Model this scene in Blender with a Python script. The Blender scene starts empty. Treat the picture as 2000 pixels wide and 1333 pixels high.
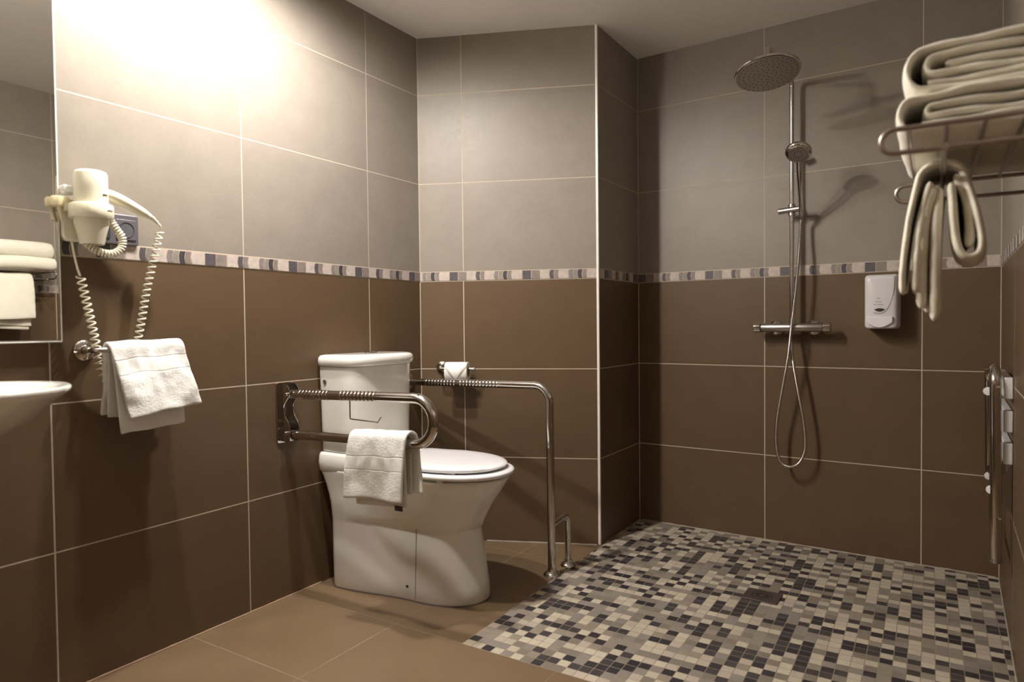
import bpy, bmesh, math, random
from mathutils import Vector, Matrix, noise
random.seed(7)
S = bpy.context.scene
C = S.collection
PI = math.pi

# ------------------------------------------------------------------ camera, exposure, world
camd = bpy.data.cameras.new('camera'); cam = bpy.data.objects.new('camera', camd); C.objects.link(cam)
cam.matrix_world = (Matrix.Translation((1.9953, -2.4166, 0.9861)) @ Matrix.Rotation(math.radians(31.8636), 4, 'Z')
                    @ Matrix.Rotation(PI/2 - 0.02514, 4, 'X') @ Matrix.Rotation(-0.01053, 4, 'Z'))
camd.sensor_width = 36; camd.lens = 23.782; camd.clip_start = 0.02
camd.dof.use_dof = True; camd.dof.focus_distance = 2.6; camd.dof.aperture_fstop = 2.8
S.camera = cam
S.view_settings.view_transform = 'Standard'; S.view_settings.look = 'None'
S.view_settings.gamma = 1; S.view_settings.exposure = 1.24
try: S.view_settings.use_curve_mapping = False
except Exception: pass
w = bpy.data.worlds.new('world'); S.world = w; w.use_nodes = True
w.node_tree.nodes['Background'].inputs[0].default_value = (0.9, 0.8, 0.7, 1)
w.node_tree.nodes['Background'].inputs[1].default_value = 0.02

# the two recessed ceiling downlights
CEIL = 2.2862
LAMPS = [((0.36, -1.25), 41, (1.0, 0.95, 0.83), .38), ((0.44, -0.90), 47, (1.0, 0.92, 0.91), .95)]
for (lx, ly), pw, col, soft in LAMPS:
    ld = bpy.data.lights.new('downlight_beam', 'SPOT'); lo = bpy.data.objects.new('downlight_beam', ld); C.objects.link(lo)
    lo.location = (lx, ly, CEIL - 0.012)
    ld.energy = pw; ld.color = col; ld.spot_size = math.radians(179); ld.spot_blend = soft; ld.shadow_soft_size = 0.035

# ------------------------------------------------------------------ node helpers
def newmat(name):
    m = bpy.data.materials.new(name); m.use_nodes = True
    return m, m.node_tree.nodes, m.node_tree.links, m.node_tree.nodes['Principled BSDF']
def mth(nt, op, a, b=None, c=None):
    n = nt.nodes.new('ShaderNodeMath'); n.operation = op
    for i, v in enumerate((a, b, c)):
        if v is None: continue
        if isinstance(v, (int, float)): n.inputs[i].default_value = v
        else: nt.links.new(v, n.inputs[i])
    return n.outputs[0]
def mixc(nt, f, a, b):
    n = nt.nodes.new('ShaderNodeMix'); n.data_type = 'RGBA'
    if isinstance(f, (int, float)): n.inputs[0].default_value = f
    else: nt.links.new(f, n.inputs[0])
    for i, v in ((6, a), (7, b)):
        if isinstance(v, tuple): n.inputs[i].default_value = (*v, 1)
        else: nt.links.new(v, n.inputs[i])
    return n.outputs[2]
def nz(nt, vec, scale, detail=3, rough=.5):
    n = nt.nodes.new('ShaderNodeTexNoise'); n.inputs['Scale'].default_value = scale
    n.inputs['Detail'].default_value = detail; n.inputs['Roughness'].default_value = rough
    if vec is not None: nt.links.new(vec, n.inputs['Vector'])
    return n.outputs[0]
def line(nt, x, off, pitch, half):
    "1 on a grout line of half width 'half' at off + k*pitch"
    f = mth(nt, 'PINGPONG', mth(nt, 'SUBTRACT', x, off), pitch/2)
    # pingpong with scale pitch/2 is the distance to the nearest multiple of pitch
    mr = nt.nodes.new('ShaderNodeMapRange'); mr.interpolation_type = 'SMOOTHSTEP'
    nt.links.new(f, mr.inputs[0]); mr.inputs[1].default_value = half*.7; mr.inputs[2].default_value = half*1.3
    mr.inputs[3].default_value = 1; mr.inputs[4].default_value = 0
    return mr.outputs[0]
def bump(nt, bsdf, h, strength, dist):
    b = nt.nodes.new('ShaderNodeBump'); b.inputs['Strength'].default_value = strength; b.inputs['Distance'].default_value = dist
    nt.links.new(h, b.inputs['Height']); nt.links.new(b.outputs[0], bsdf.inputs['Normal'])
def rng(nt, x, a, b, c, d):
    mr = nt.nodes.new('ShaderNodeMapRange'); nt.links.new(x, mr.inputs[0])
    for i, v in enumerate((a, b, c, d)): mr.inputs[i+1].default_value = v
    return mr.outputs[0]

BEIGE = (0.258, 0.226, 0.190); BROWN = (0.113, 0.072, 0.0395); GROUT = (0.50, 0.42, 0.33)
def tile_mat(name, u0, extra=()):
    m, N, L, P = newmat(name); nt = m.node_tree
    uv = N.new('ShaderNodeUVMap').outputs[0]; sp = N.new('ShaderNodeSeparateXYZ'); L.new(uv, sp.inputs[0])
    u, z = sp.outputs[0], sp.outputs[1]
    up = mth(nt, 'GREATER_THAN', z, 1.2056); lo = mth(nt, 'SUBTRACT', 1, up)
    g = line(nt, u, u0, .60439, .0021) if u0 is not None else None
    hl = mth(nt, 'MULTIPLY', line(nt, z, -.0155, .4, .0019), lo)
    hu = mth(nt, 'MULTIPLY', line(nt, z, 1.2267, .4009, .0019), up)
    m_ = mth(nt, 'MAXIMUM', hl, hu)
    if g is not None: m_ = mth(nt, 'MAXIMUM', m_, g)
    for e in extra: m_ = mth(nt, 'MAXIMUM', m_, line(nt, u, e, 50, .0026))
    n1 = nz(nt, uv, 9, 5, .6); n2 = nz(nt, uv, 70, 4, .6); n3 = nz(nt, uv, 420, 2, .5)
    # every tile a touch lighter or darker than its neighbour
    fl = mth(nt, 'FLOOR', mth(nt, 'DIVIDE', mth(nt, 'SUBTRACT', u, u0 or 0), .60439)); fz = mth(nt, 'FLOOR', mth(nt, 'DIVIDE', z, .4))
    wn = N.new('ShaderNodeTexWhiteNoise'); wn.noise_dimensions = '2D'; cx = N.new('ShaderNodeCombineXYZ'); L.new(fl, cx.inputs[0]); L.new(fz, cx.inputs[1]); L.new(cx.outputs[0], wn.inputs[0])
    v = mth(nt, 'ADD', rng(nt, n1, .25, .75, .93, 1.07), mth(nt, 'ADD', rng(nt, n2, .2, .8, -.05, .05), mth(nt, 'ADD', rng(nt, n3, .2, .8, -.035, .035), rng(nt, wn.outputs[0], 0, 1, -.03, .03))))
    col = mixc(nt, up, BROWN, BEIGE)
    vm = N.new('ShaderNodeVectorMath'); vm.operation = 'SCALE'; L.new(col, vm.inputs[0]); L.new(v, vm.inputs['Scale'])
    fin = mixc(nt, m_, vm.outputs[0], GROUT); L.new(fin, P.inputs['Base Color'])
    r = rng(nt, n2, .3, .7, .38, .48); L.new(mth(nt, 'MAXIMUM', r, mth(nt, 'MULTIPLY', m_, .85)), P.inputs['Roughness'])
    P.inputs['Specular IOR Level'].default_value = .36
    h = mth(nt, 'SUBTRACT', mth(nt, 'MULTIPLY', n2, .08), m_); bump(nt, P, h, .35, .0012)
    return m

def plain(name, col, rough=.5, metal=0., bumps=None, coat=0., spec=None):
    m, N, L, P = newmat(name)
    P.inputs['Base Color'].default_value = (*col, 1); P.inputs['Roughness'].default_value = rough; P.inputs['Metallic'].default_value = metal
    if coat: P.inputs['Coat Weight'].default_value = coat; P.inputs['Coat Roughness'].default_value = .05
    tc = N.new('ShaderNodeTexCoord').outputs['Object']
    n = nz(m.node_tree, tc, 25, 3)
    cc = mixc(m.node_tree, n, tuple(c*.97 for c in col), tuple(min(1, c*1.03) for c in col)); L.new(cc, P.inputs['Base Color'])
    if bumps: bump(m.node_tree, P, nz(m.node_tree, tc, bumps[0], 3), bumps[1], bumps[2])
    return m
CHROME = plain('chrome', (.62, .59, .56), .11, 1.)
STEEL = plain('polished_steel', (.50, .46, .43), .18, 1.)
BRUSH = plain('brushed_steel', (.42, .39, .36), .34, 1.)
WIRE = plain('dull_wire', (.40, .34, .31), .32, 1.)
CERAM = plain('glazed_ceramic', (.80, .785, .735), .12, 0, None, .6)
PLAST = plain('white_plastic', (.80, .805, .81), .22, 0, None, .3)
CREAM = plain('cream_plastic', (.80, .76, .60), .30, 0, None, .2)
CREAMD = plain('yellowed_plastic', (.72, .64, .42), .4)
DARK = plain('dark_rubber', (.02, .018, .016), .5)
SOCK = plain('socket_grey', (.15, .145, .165), .32, .35)
SOCKD = plain('socket_dark', (.04, .038, .045), .4)
PAPER = plain('toilet_paper', (.84, .82, .78), .9, 0, (900, .3, .0006))
DISP = plain('dispenser_white', (.66, .65, .66), .32, 0)
DISP2 = plain('dispenser_lever', (.76, .76, .78), .3, 0)
PRINT = plain('grey_print', (.12, .12, .13), .6)
CEILM = plain('ceiling_paint', (.94, .925, .91), .8, 0, (200, .05, .001))
CAULK = plain('caulk', (.36, .31, .25), .6, 0, (150, .4, .002))
PVCT = plain('corner_trim_white', (.80, .77, .74), .35)
EDGE = plain('mirror_edge', (.75, .74, .70), .2)
RUBN = plain('nozzle_grey', (.06, .055, .055), .6)
COPPER = plain('drain_steel', (.16, .13, .12), .42, .8)
m_, N_, L_, P_ = newmat('mirror_silver'); P_.inputs['Base Color'].default_value = (.83, .83, .80, 1); P_.inputs['Metallic'].default_value = 1; P_.inputs['Roughness'].default_value = 0.015
tcm = N_.new('ShaderNodeTexCoord').outputs['Object']; L_.new(rng(m_.node_tree, nz(m_.node_tree, tcm, 6, 5, .7), .62, .8, .012, .06), P_.inputs['Roughness'])
MIRROR = m_
m_, N_, L_, P_ = newmat('lamp_glow'); P_.inputs['Emission Color'].default_value = (1, .85, .65, 1); P_.inputs['Emission Strength'].default_value = 6
GLOW = m_
m_, N_, L_, P_ = newmat('tube_glow'); P_.inputs['Emission Color'].default_value = (1, .92, .82, 1); P_.inputs['Emission Strength'].default_value = 310
TUBE = m_

def terry(name, col, bands=()):
    m, N, L, P = newmat(name); nt = m.node_tree
    uv = N.new('ShaderNodeUVMap').outputs[0]; sp = N.new('ShaderNodeSeparateXYZ'); L.new(uv, sp.inputs[0]); s = sp.outputs[0]; t = sp.outputs[1]
    tc = N.new('ShaderNodeTexCoord').outputs['Object']
    loops = nz(nt, tc, 420, 3, .6); loops2 = nz(nt, tc, 120, 3, .6)
    big = nz(nt, tc, 22, 3, .5)
    h = mth(nt, 'ADD', loops, mth(nt, 'MULTIPLY', loops2, 1.2))
    for (a, b) in bands:       # flat woven band with a stitched groove on both sides
        inb = mth(nt, 'MULTIPLY', mth(nt, 'GREATER_THAN', s, a), mth(nt, 'LESS_THAN', s, b))
        h = mth(nt, 'MULTIPLY', h, mth(nt, 'SUBTRACT', 1, mth(nt, 'MULTIPLY', inb, .75)))
        fig = mth(nt, 'MULTIPLY', mth(nt, 'SINE', mth(nt, 'MULTIPLY', t, 320)), .12)
        h = mth(nt, 'ADD', h, mth(nt, 'MULTIPLY', inb, fig))
        for e in (a, b):
            h = mth(nt, 'SUBTRACT', h, mth(nt, 'MULTIPLY', line(nt, s, e, 50, .0022), 2.6))
    cc = mixc(nt, rng(nt, mth(nt, 'ADD', loops, big), .6, 1.4, 0, 1), tuple(c*.88 for c in col), col)
    L.new(cc, P.inputs['Base Color']); P.inputs['Roughness'].default_value = .95
    P.inputs['Sheen Weight'].default_value = .25; P.inputs['Sheen Roughness'].default_value = .5
    bump(nt, P, h, .7, .0022)
    return m

# ------------------------------------------------------------------ mesh helpers
def finish(bm, name, mat, parent=None, smooth=40, bevel=0, sub=0, solid=0, keep_normals=False):
    if not keep_normals: bmesh.ops.recalc_face_normals(bm, faces=bm.faces[:])
    me = bpy.data.meshes.new(name); bm.to_mesh(me); bm.free()
    mats = mat if isinstance(mat, (list, tuple)) else [mat]
    for m in mats: me.materials.append(m)
    o = bpy.data.objects.new(name, me); C.objects.link(o)
    if parent is not None:
        me.transform(Matrix.Translation(-Vector(parent['_org']))); o['_org'] = parent['_org']; o.parent = parent
    if smooth:
        for p in me.polygons: p.use_smooth = True
        me.set_sharp_from_angle(angle=math.radians(smooth))
    if solid:
        md = o.modifiers.new('solid', 'SOLIDIFY'); md.thickness = solid; md.offset = 0
    if bevel:
        md = o.modifiers.new('bevel', 'BEVEL'); md.width = bevel; md.segments = 3; md.limit_method = 'ANGLE'; md.angle_limit = math.radians(40)
    if sub:
        md = o.modifiers.new('sub', 'SUBSURF'); md.levels = sub; md.render_levels = sub
    return o
def thing(name, org, label, cat, group=None):
    o = bpy.data.objects.new(name, None); C.objects.link(o); o.location = org; o.empty_display_size = .05
    o['_org'] = tuple(org); o['label'] = label; o['category'] = cat
    if group: o['group'] = group
    return o
def tag(o, label, cat, group=None):
    o['label'] = label; o['category'] = cat
    if group: o['group'] = group
    return o
def quad(bm, ps, mi=0, uvs=None, uvl=None):
    f = bm.faces.new([bm.verts.new(p) for p in ps]); f.material_index = mi
    if uvs:
        for l, q in zip(f.loops, uvs): l[uvl].uv = q
    return f
def frame(d):
    d = Vector(d).normalized(); a = Vector((0, 0, 1)) if abs(d.z) < .9 else Vector((1, 0, 0))
    x = d.cross(a).normalized(); return x, d.cross(x).normalized(), d
def tube(bm, pts, r, seg=16, caps=True, closed=False):
    pts = [Vector(p) for p in pts]; n = len(pts); rs = r if isinstance(r, (list, tuple)) else [r]*n
    rings = []; px = None
    for i, p in enumerate(pts):
        if closed: d = pts[(i+1) % n] - pts[i-1]
        else: d = pts[min(i+1, n-1)] - pts[max(i-1, 0)]
        d.normalize()
        if px is None: x, y, _ = frame(d)
        else:
            x = (px - d*px.dot(d)).normalized(); y = d.cross(x)
        px = x
        rings.append([bm.verts.new(p + (x*math.cos(2*PI*k/seg) + y*math.sin(2*PI*k/seg))*rs[i]) for k in range(seg)])
    for i in range(n if closed else n-1):
        a, b = rings[i], rings[(i+1) % n]
        for k in range(seg): bm.faces.new((a[k], a[(k+1) % seg], b[(k+1) % seg], b[k]))
    if caps and not closed:
        bm.faces.new(rings[0][::-1]); bm.faces.new(rings[-1])
def cyl(bm, a, b, r, seg=24, r2=None): tube(bm, [a, b], [r, r if r2 is None else r2], seg)
def lathe(bm, prof, org, axis=(0, 0, 1), seg=40, sx=1., sy=1.):
    "prof: list of (radius, height) along axis"
    x, y, d = frame(axis); org = Vector(org); rings = []
    for r, h in prof:
        if r < 1e-6: rings.append([bm.verts.new(org + d*h)])
        else: rings.append([bm.verts.new(org + d*h + x*(r*sx*math.cos(2*PI*k/seg)) + y*(r*sy*math.sin(2*PI*k/seg))) for k in range(seg)])
    for a, b in zip(rings, rings[1:]):
        for k in range(seg):
            k2 = (k+1) % seg
            if len(a) == 1 and len(b) == 1: continue
            if len(a) == 1: bm.faces.new((a[0], b[k2], b[k]))
            elif len(b) == 1: bm.faces.new((a[k], a[k2], b[0]))
            else: bm.faces.new((a[k], a[k2], b[k2], b[k]))
def box(bm, c, s, M=None):
    r = bmesh.ops.create_cube(bm, size=1)['verts']
    for v in r:
        v.co = Vector((v.co.x*s[0], v.co.y*s[1], v.co.z*s[2]))
        if M is not None: v.co = M @ v.co
        v.co += Vector(c)
def arc(p0, p1, p2, r, n=8):
    "rounded corner at p1 between p0 and p2 with fillet radius r"
    p0, p1, p2 = map(Vector, (p0, p1, p2)); a = (p0-p1).normalized(); b = (p2-p1).normalized()
    ang = a.angle(b); t = r/math.tan(ang/2); c = p1 + (a+b).normalized()*(r/math.sin(ang/2)); s = p1+a*t; e = p1+b*t
    out = []
    v0 = s-c; v1 = e-c; tot = v0.angle(v1); ax = v0.cross(v1).normalized()
    for i in range(n+1): out.append(c + Matrix.Rotation(tot*i/n, 3, ax) @ v0)
    return out
def rpath(pts, r, n=8):
    out = [Vector(pts[0])]
    for i in range(1, len(pts)-1): out += arc(pts[i-1], pts[i], pts[i+1], r if not isinstance(r, (list, tuple)) else r[i-1], n)
    return out + [Vector(pts[-1])]
def resample(pts, step):
    pts = [Vector(p) for p in pts]; out = [pts[0]]; acc = 0
    for a, b in zip(pts, pts[1:]):
        L = (b-a).length
        while acc + step <= L + 1e-9:
            acc += step; out.append(a + (b-a)*(acc/L))
        acc -= L
    out.append(pts[-1]); return out
def smoothp(ctrl, n=10):
    "Catmull-Rom through control points"
    P = [Vector(p) for p in ctrl]; P = [P[0]*2-P[1]] + P + [P[-1]*2-P[-2]]; out = []
    for i in range(1, len(P)-2):
        for k in range(n):
            t = k/n; a, b, c, d = P[i-1], P[i], P[i+1], P[i+2]
            out.append(.5*((2*b) + (c-a)*t + (2*a-5*b+4*c-d)*t*t + (3*b-a-3*c+d)*t**3))
    return out + [P[-2]]
def coil(path, r, pitch, n=14):
    path = resample(path, pitch/n); out = []; px = None
    for i, p in enumerate(path):
        d = (path[min(i+1, len(path)-1)] - path[max(i-1, 0)]).normalized()
        if px is None: x, y, _ = frame(d)
        else: x = (px - d*px.dot(d)).normalized(); y = d.cross(x)
        px = x; a = 2*PI*i/n
        out.append(p + (x*math.cos(a) + y*math.sin(a))*r)
    return out
def prism(bm, poly, f, d0, d1):
    "poly: 2D points, f(a,b,d)->3D; closed solid between depths d0 and d1"
    A = [bm.verts.new(f(a, b, d0)) for a, b in poly]; B = [bm.verts.new(f(a, b, d1)) for a, b in poly]
    bm.faces.new(A[::-1]); bm.faces.new(B); n = len(poly)
    for i in range(n): bm.faces.new((A[i], A[(i+1) % n], B[(i+1) % n], B[i]))
def rrect(x0, x1, y0, y1, r, n=6):
    out = []
    for cx, cy, a0 in ((x1-r, y1-r, 0), (x0+r, y1-r, PI/2), (x0+r, y0+r, PI), (x1-r, y0+r, 1.5*PI)):
        for k in range(n+1): out.append((cx+r*math.cos(a0+PI/2*k/n), cy+r*math.sin(a0+PI/2*k/n)))
    return out
def cloth(name, f, ni, nj, mat, parent=None, solid=.006, sub=1, S_=1., T_=1.):
    bm = bmesh.new(); uvl = bm.loops.layers.uv.new('UVMap')
    g = [[bm.verts.new(f(i/(ni-1), j/(nj-1))) for j in range(nj)] for i in range(ni)]
    for i in range(ni-1):
        for j in range(nj-1):
            fc = bm.faces.new((g[i][j], g[i+1][j], g[i+1][j+1], g[i][j+1]))
            for l, (a, b) in zip(fc.loops, ((i, j), (i+1, j), (i+1, j+1), (i, j+1))): l[uvl].uv = (a/(ni-1)*S_, b/(nj-1)*T_)
    return finish(bm, name, mat, parent, smooth=180, solid=solid, sub=sub)
def sn(x, y, z, s): return noise.noise(Vector((x*s, y*s, z*s)))

# ------------------------------------------------------------------ walls
LA = Vector((0, 0)); AB = Vector((.74816, .31594)); BC = Vector((.75219, .78095)); CD = Vector((2.21569, .72195))
dD = Vector((-.02234, -.99975)); YF = -3.05; DE = CD + dD*((CD.y-YF)/.99975)
class Wall:
    def __init__(s, p, q):
        s.p = Vector(p); s.q = Vector(q); s.d = (s.q-s.p).normalized(); s.L = (s.q-s.p).length
        n = Vector((-s.d.y, s.d.x)); c = Vector((1.2, -1.2))
        if n.dot(c-s.p) < 0: n = -n
        s.n = n
    def __call__(s, u, off, z):
        v = s.p + s.d*u + s.n*off; return Vector((v.x, v.y, z))
WL = Wall(LA, (0, YF)); WA = Wall(LA, AB); WB = Wall(AB, BC); WC = Wall(BC, CD); WD = Wall(CD, DE); WF = Wall((0, YF), DE)

BORD = []
def piece_mats():
    for n, c in (('border_slate', (.090, .080, .088)), ('border_taupe', (.235, .195, .175)), ('border_cream', (.50, .43, .385)), ('border_grey', (.22, .19, .185)), ('border_ink', (.055, .047, .055)), ('border_grout', GROUT), ('border_olive', (.27, .235, .20))):
        m, N, L, P = newmat(n); nt = m.node_tree; tc = N.new('ShaderNodeTexCoord').outputs['Object']
        cc = mixc(nt, rng(nt, nz(nt, tc, 60, 4, .65), .3, .7, 0, 1), tuple(x*.82 for x in c), tuple(x*1.15 for x in c)); L.new(cc, P.inputs['Base Color'])
        P.inputs['Roughness'].default_value = .45; BORD.append(m)
piece_mats()
#            material, width(mm), left edge curved, right edge curved
SEQ = [(0, 37.6, 0, 0), (1, 37.6, 0, 0), (2, 42, 0, 1), (0, 17.8, 1, 1), (1, 17.8, 1, 1), (2, 41.5, 1, 1), (3, 17, 1, 1), (6, 17, 1, 1), (4, 17.6, 1, 1), (1, 17.4, 1, 1), (2, 42, 1, 0)]
GAP = (334.4 - sum(s[1] for s in SEQ))/11
def border(wall, s0, direction, parent):
    "listello pieces; s runs left to right as seen, s0 is where a slate square begins"
    bm = bmesh.new(); z0, z1 = 1.1866, 1.2246; L = wall.L
    U = (lambda s: s) if direction > 0 else (lambda s: -s)
    lo, hi = (0, L) if direction > 0 else (-L, 0)
    f0 = quad(bm, [wall(U(lo), .0012, z0-.001), wall(U(hi), .0012, z0-.001), wall(U(hi), .0012, z1+.001), wall(U(lo), .0012, z1+.001)], 5)
    k = math.floor((lo-s0)/.3344)-1
    s = s0 + k*.3344
    while s < hi:
        for mi, wd, cl, cr in SEQ:
            a, b = s, s+wd/1000; s = b+GAP/1000
            if b < lo+.003 or a > hi-.003: continue
            n = 7; bul = .0042
            left = [(a - (bul*(1-(2*i/n-1)**2) if cl else 0), z0+(z1-z0)*i/n) for i in range(n+1)]
            right = [(b - (bul*(1-(2*i/n-1)**2) if cr else 0), z0+(z1-z0)*i/n) for i in range(n+1)]
            poly = [(min(max(x, lo+.001), hi-.001), z) for x, z in left] + [(min(max(x, lo+.001), hi-.001), z) for x, z in right[::-1]]
            i0 = len(bm.faces)
            A = [bm.verts.new(wall(U(x), .0022, z)) for x, z in poly]
            for i in range(n):
                bm.faces.new((A[i], A[2*n+1-i], A[2*n-i], A[i+1])).material_index = mi
            # thin skirt
            B = [bm.verts.new(wall(U(x), .0008, z)) for x, z in poly]
            for i in range(len(poly)):
                bm.faces.new((A[i], A[(i+1) % len(poly)], B[(i+1) % len(poly)], B[i])).material_index = mi
    o = finish(bm, 'mosaic_border', BORD, parent, smooth=0)
    return o

def wallobj(name, wall, u0, extra, bs0, bdir, T=.06):
    bm = bmesh.new(); uvl = bm.loops.layers.uv.new('UVMap'); z1 = CEIL+.05; zb = -.05
    def corner(off): return [wall(-0*1.0, off, zb), wall(wall.L, off, zb), wall(wall.L, off, z1), wall(0, off, z1)]
    f = corner(0); b = corner(-T); uv = [(0, zb), (wall.L, zb), (wall.L, z1), (0, z1)]
    quad(bm, f, 0, uv, uvl); quad(bm, b[::-1], 0, uv[::-1], uvl)
    for i in range(4):
        j = (i+1) % 4; quad(bm, [f[i], f[j], b[j], b[i]], 0, [(9.3, -2)]*4, uvl)
    o = finish(bm, name, tile_mat(name+'_tiles', u0, extra), None, smooth=0)
    o['kind'] = 'structure'; o['_org'] = (0, 0, 0)
    if bs0 is not None: border(wall, bs0, bdir, o)
    return o
wallobj('wall_left', WL, .3297, (0,), -.410, -1)
wallobj('wall_back', WA, .2041, (0,), .1405, 1)
wallobj('wall_column', WB, None, (WB.L,), .06, 1)
wallobj('wall_shower', WC, .6050, (0, WC.L), .003, 1)
wallobj('wall_right', WD, .671-.60439, (0,), .10, 1)
wallobj('wall_front', WF, .40, (0,), .10, -1)

# floor: brown tiles, with the shower area laid in small mosaic
MX, MY, MP = .7645, -.748, .0345
def floor_mat():
    m, N, L, P = newmat('floor_tiles'); nt = m.node_tree
    uv = N.new('ShaderNodeUVMap').outputs[0]; sp = N.new('ShaderNodeSeparateXYZ'); L.new(uv, sp.inputs[0])
    g = mth(nt, 'MAXIMUM', line(nt, sp.outputs[0], .492, .602, .0019), line(nt, sp.outputs[1], -1.150, .4015, .0019))
    g = mth(nt, 'MULTIPLY', g, rng(nt, nz(nt, uv, 7, 3), .35, .65, .35, 1))
    n1 = nz(nt, uv, 6, 5, .6); n2 = nz(nt, uv, 80, 4, .6)
    v = mth(nt, 'ADD', rng(nt, n1, .25, .75, .92, 1.08), rng(nt, n2, .2, .8, -.05, .05))
    vm = N.new('ShaderNodeVectorMath'); vm.operation = 'SCALE'; vm.inputs[0].default_value = (.170, .113, .063); L.new(v, vm.inputs['Scale'])
    c = mixc(nt, mth(nt, 'MULTIPLY', g, .75), vm.outputs[0], (.33, .26, .19))
    sc = nz(nt, uv, 160, 2, .5)      # a few pale specks
    c = mixc(nt, mth(nt, 'MULTIPLY', mth(nt, 'GREATER_THAN', sc, .80), .5), c, (.5, .42, .33))
    L.new(c, P.inputs['Base Color']); L.new(rng(nt, n1, .3, .7, .36, .5), P.inputs['Roughness'])
    bump(nt, P, mth(nt, 'SUBTRACT', mth(nt, 'MULTIPLY', n2, .1), g), .3, .001)
    return m
def mosaic_mat():
    m, N, L, P = newmat('floor_mosaic'); nt = m.node_tree
    uv = N.new('ShaderNodeUVMap').outputs[0]; sp = N.new('ShaderNodeSeparateXYZ'); L.new(uv, sp.inputs[0])
    x = mth(nt, 'DIVIDE', mth(nt, 'SUBTRACT', sp.outputs[0], MX), MP); y = mth(nt, 'DIVIDE', mth(nt, 'SUBTRACT', sp.outputs[1], MY), MP)
    cb = N.new('ShaderNodeCombineXYZ'); L.new(mth(nt, 'FLOOR', x), cb.inputs[0]); L.new(mth(nt, 'FLOOR', y), cb.inputs[1])
    wn = N.new('ShaderNodeTexWhiteNoise'); wn.noise_dimensions = '2D'; L.new(cb.outputs[0], wn.inputs[0])
    cr = N.new('ShaderNodeValToRGB'); cr.color_ramp.interpolation = 'CONSTANT'; L.new(wn.outputs[0], cr.inputs[0])
    stops = [(0, (.040, .036, .040)), (.15, (.062, .055, .056)), (.29, (.235, .205, .165)), (.42, (.30, .262, .205)), (.54, (.275, .245, .215)), (.65, (.54, .48, .375)), (.79, (.58, .52, .40)), (.90, (.50, .43, .35))]
    el = cr.color_ramp.elements
    el[0].position = 0; el[0].color = (*stops[0][1], 1); el[1].position = stops[1][0]; el[1].color = (*stops[1][1], 1)
    for p, c in stops[2:]: e = el.new(p); e.color = (*c, 1)
    n2 = nz(nt, uv, 90, 4, .6); n1 = nz(nt, uv, 3, 3)
    v = mth(nt, 'ADD', rng(nt, n2, .2, .8, .77, .99), rng(nt, n1, .3, .7, -.06, .06))
    vm = N.new('ShaderNodeVectorMath'); vm.operation = 'SCALE'; L.new(cr.outputs[0], vm.inputs[0]); L.new(v, vm.inputs['Scale'])
    g = mth(nt, 'MAXIMUM', line(nt, x, 0, 1, .030), line(nt, y, 0, 1, .030))
    L.new(mixc(nt, g, vm.outputs[0], (.27, .215, .155)), P.inputs['Base Color'])
    L.new(mth(nt, 'MAXIMUM', rng(nt, wn.outputs[0], 0, 1, .30, .45), mth(nt, 'MULTIPLY', g, .8)), P.inputs['Roughness'])
    bump(nt, P, mth(nt, 'SUBTRACT', mth(nt, 'MULTIPLY', n2, .15), g), .5, .0012)
    return m
bm = bmesh.new(); uvl = bm.loops.layers.uv.new('UVMap')
def fpoly(pts, mi):
    quad(bm, [Vector((*p, 0)) for p in pts], mi, pts, uvl)
xD = lambda y: CD.x + dD.x*(CD.y-y)/.99975
fpoly([(-.06, YF-.06), (DE.x+.06, YF-.06), (xD(MY)+.06, MY), (MX, MY), (-.06, MY)], 0)
fpoly([(-.06, MY), (MX, MY), (AB.x+.006, AB.y), (AB.x-.03, AB.y+.06), (-.06, .06)], 0)
fpoly([(MX, MY), (xD(MY)+.06, MY), (CD.x+.06, CD.y+.06), (BC.x-.03, BC.y+.06), (AB.x-.03, AB.y+.06), (AB.x+.006, AB.y)], 1)
fpts = [v.co.copy() for v in bm.verts]
fl_ = finish(bm, 'floor', [floor_mat(), mosaic_mat()], None, smooth=0)
fl_.modifiers.new('thick', 'SOLIDIFY').thickness = .05; fl_.modifiers['thick'].offset = -1
fl_['kind'] = 'structure'
bm = bmesh.new()
f = bm.faces.new([bm.verts.new((*p, CEIL)) for p in ((-.06, YF-.06), (DE.x+.06, YF-.06), (CD.x+.06, CD.y+.06), (BC.x-.05, BC.y+.06), (-.06, .85))])
ce = finish(bm, 'ceiling', CEILM, None, smooth=0); ce.modifiers.new('thick', 'SOLIDIFY').thickness = .06
for p in ce.data.polygons:
    ce.modifiers['thick'].offset = 1 if p.normal.z > 0 else -1
ce['kind'] = 'structure'
# column corner profile and pale caulk at the floor joints
def bead(name, pts, r, mat):
    bm = bmesh.new(); pp = resample(pts, .02)
    tube(bm, pp, [r*(1+.5*sn(p.x, p.y, p.z, 30)) for p in pp], 8); o = finish(bm, name, mat, None, 60); o['kind'] = 'structure'; return o
bm = bmesh.new(); c2 = Vector((AB.x, AB.y))
pp = [WA(WA.L-.009, .0, 0), WA(WA.L-.009, .003, 0), Vector((AB.x+.0028, AB.y-.0045, 0)), WB(.005, .0025, 0), WB(.005, 0, 0)]
A = [bm.verts.new((p.x, p.y, .002)) for p in pp]; B = [bm.verts.new((p.x, p.y, CEIL)) for p in pp]
bm.faces.new(A); bm.faces.new(B[::-1])
for i in range(5): bm.faces.new((A[i], A[(i+1) % 5], B[(i+1) % 5], B[i]))
o = finish(bm, 'trim_1', PVCT, None, smooth=0, bevel=.001); o['kind'] = 'structure'
bead('trim_2', [WA(.30, .002, .001), WA(WA.L-.015, .002, .001)], .0036, CAULK)
bead('trim_3', [WC(.02, .002, .001), WC(WC.L-.01, .002, .001)], .0036, CAULK)
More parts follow.
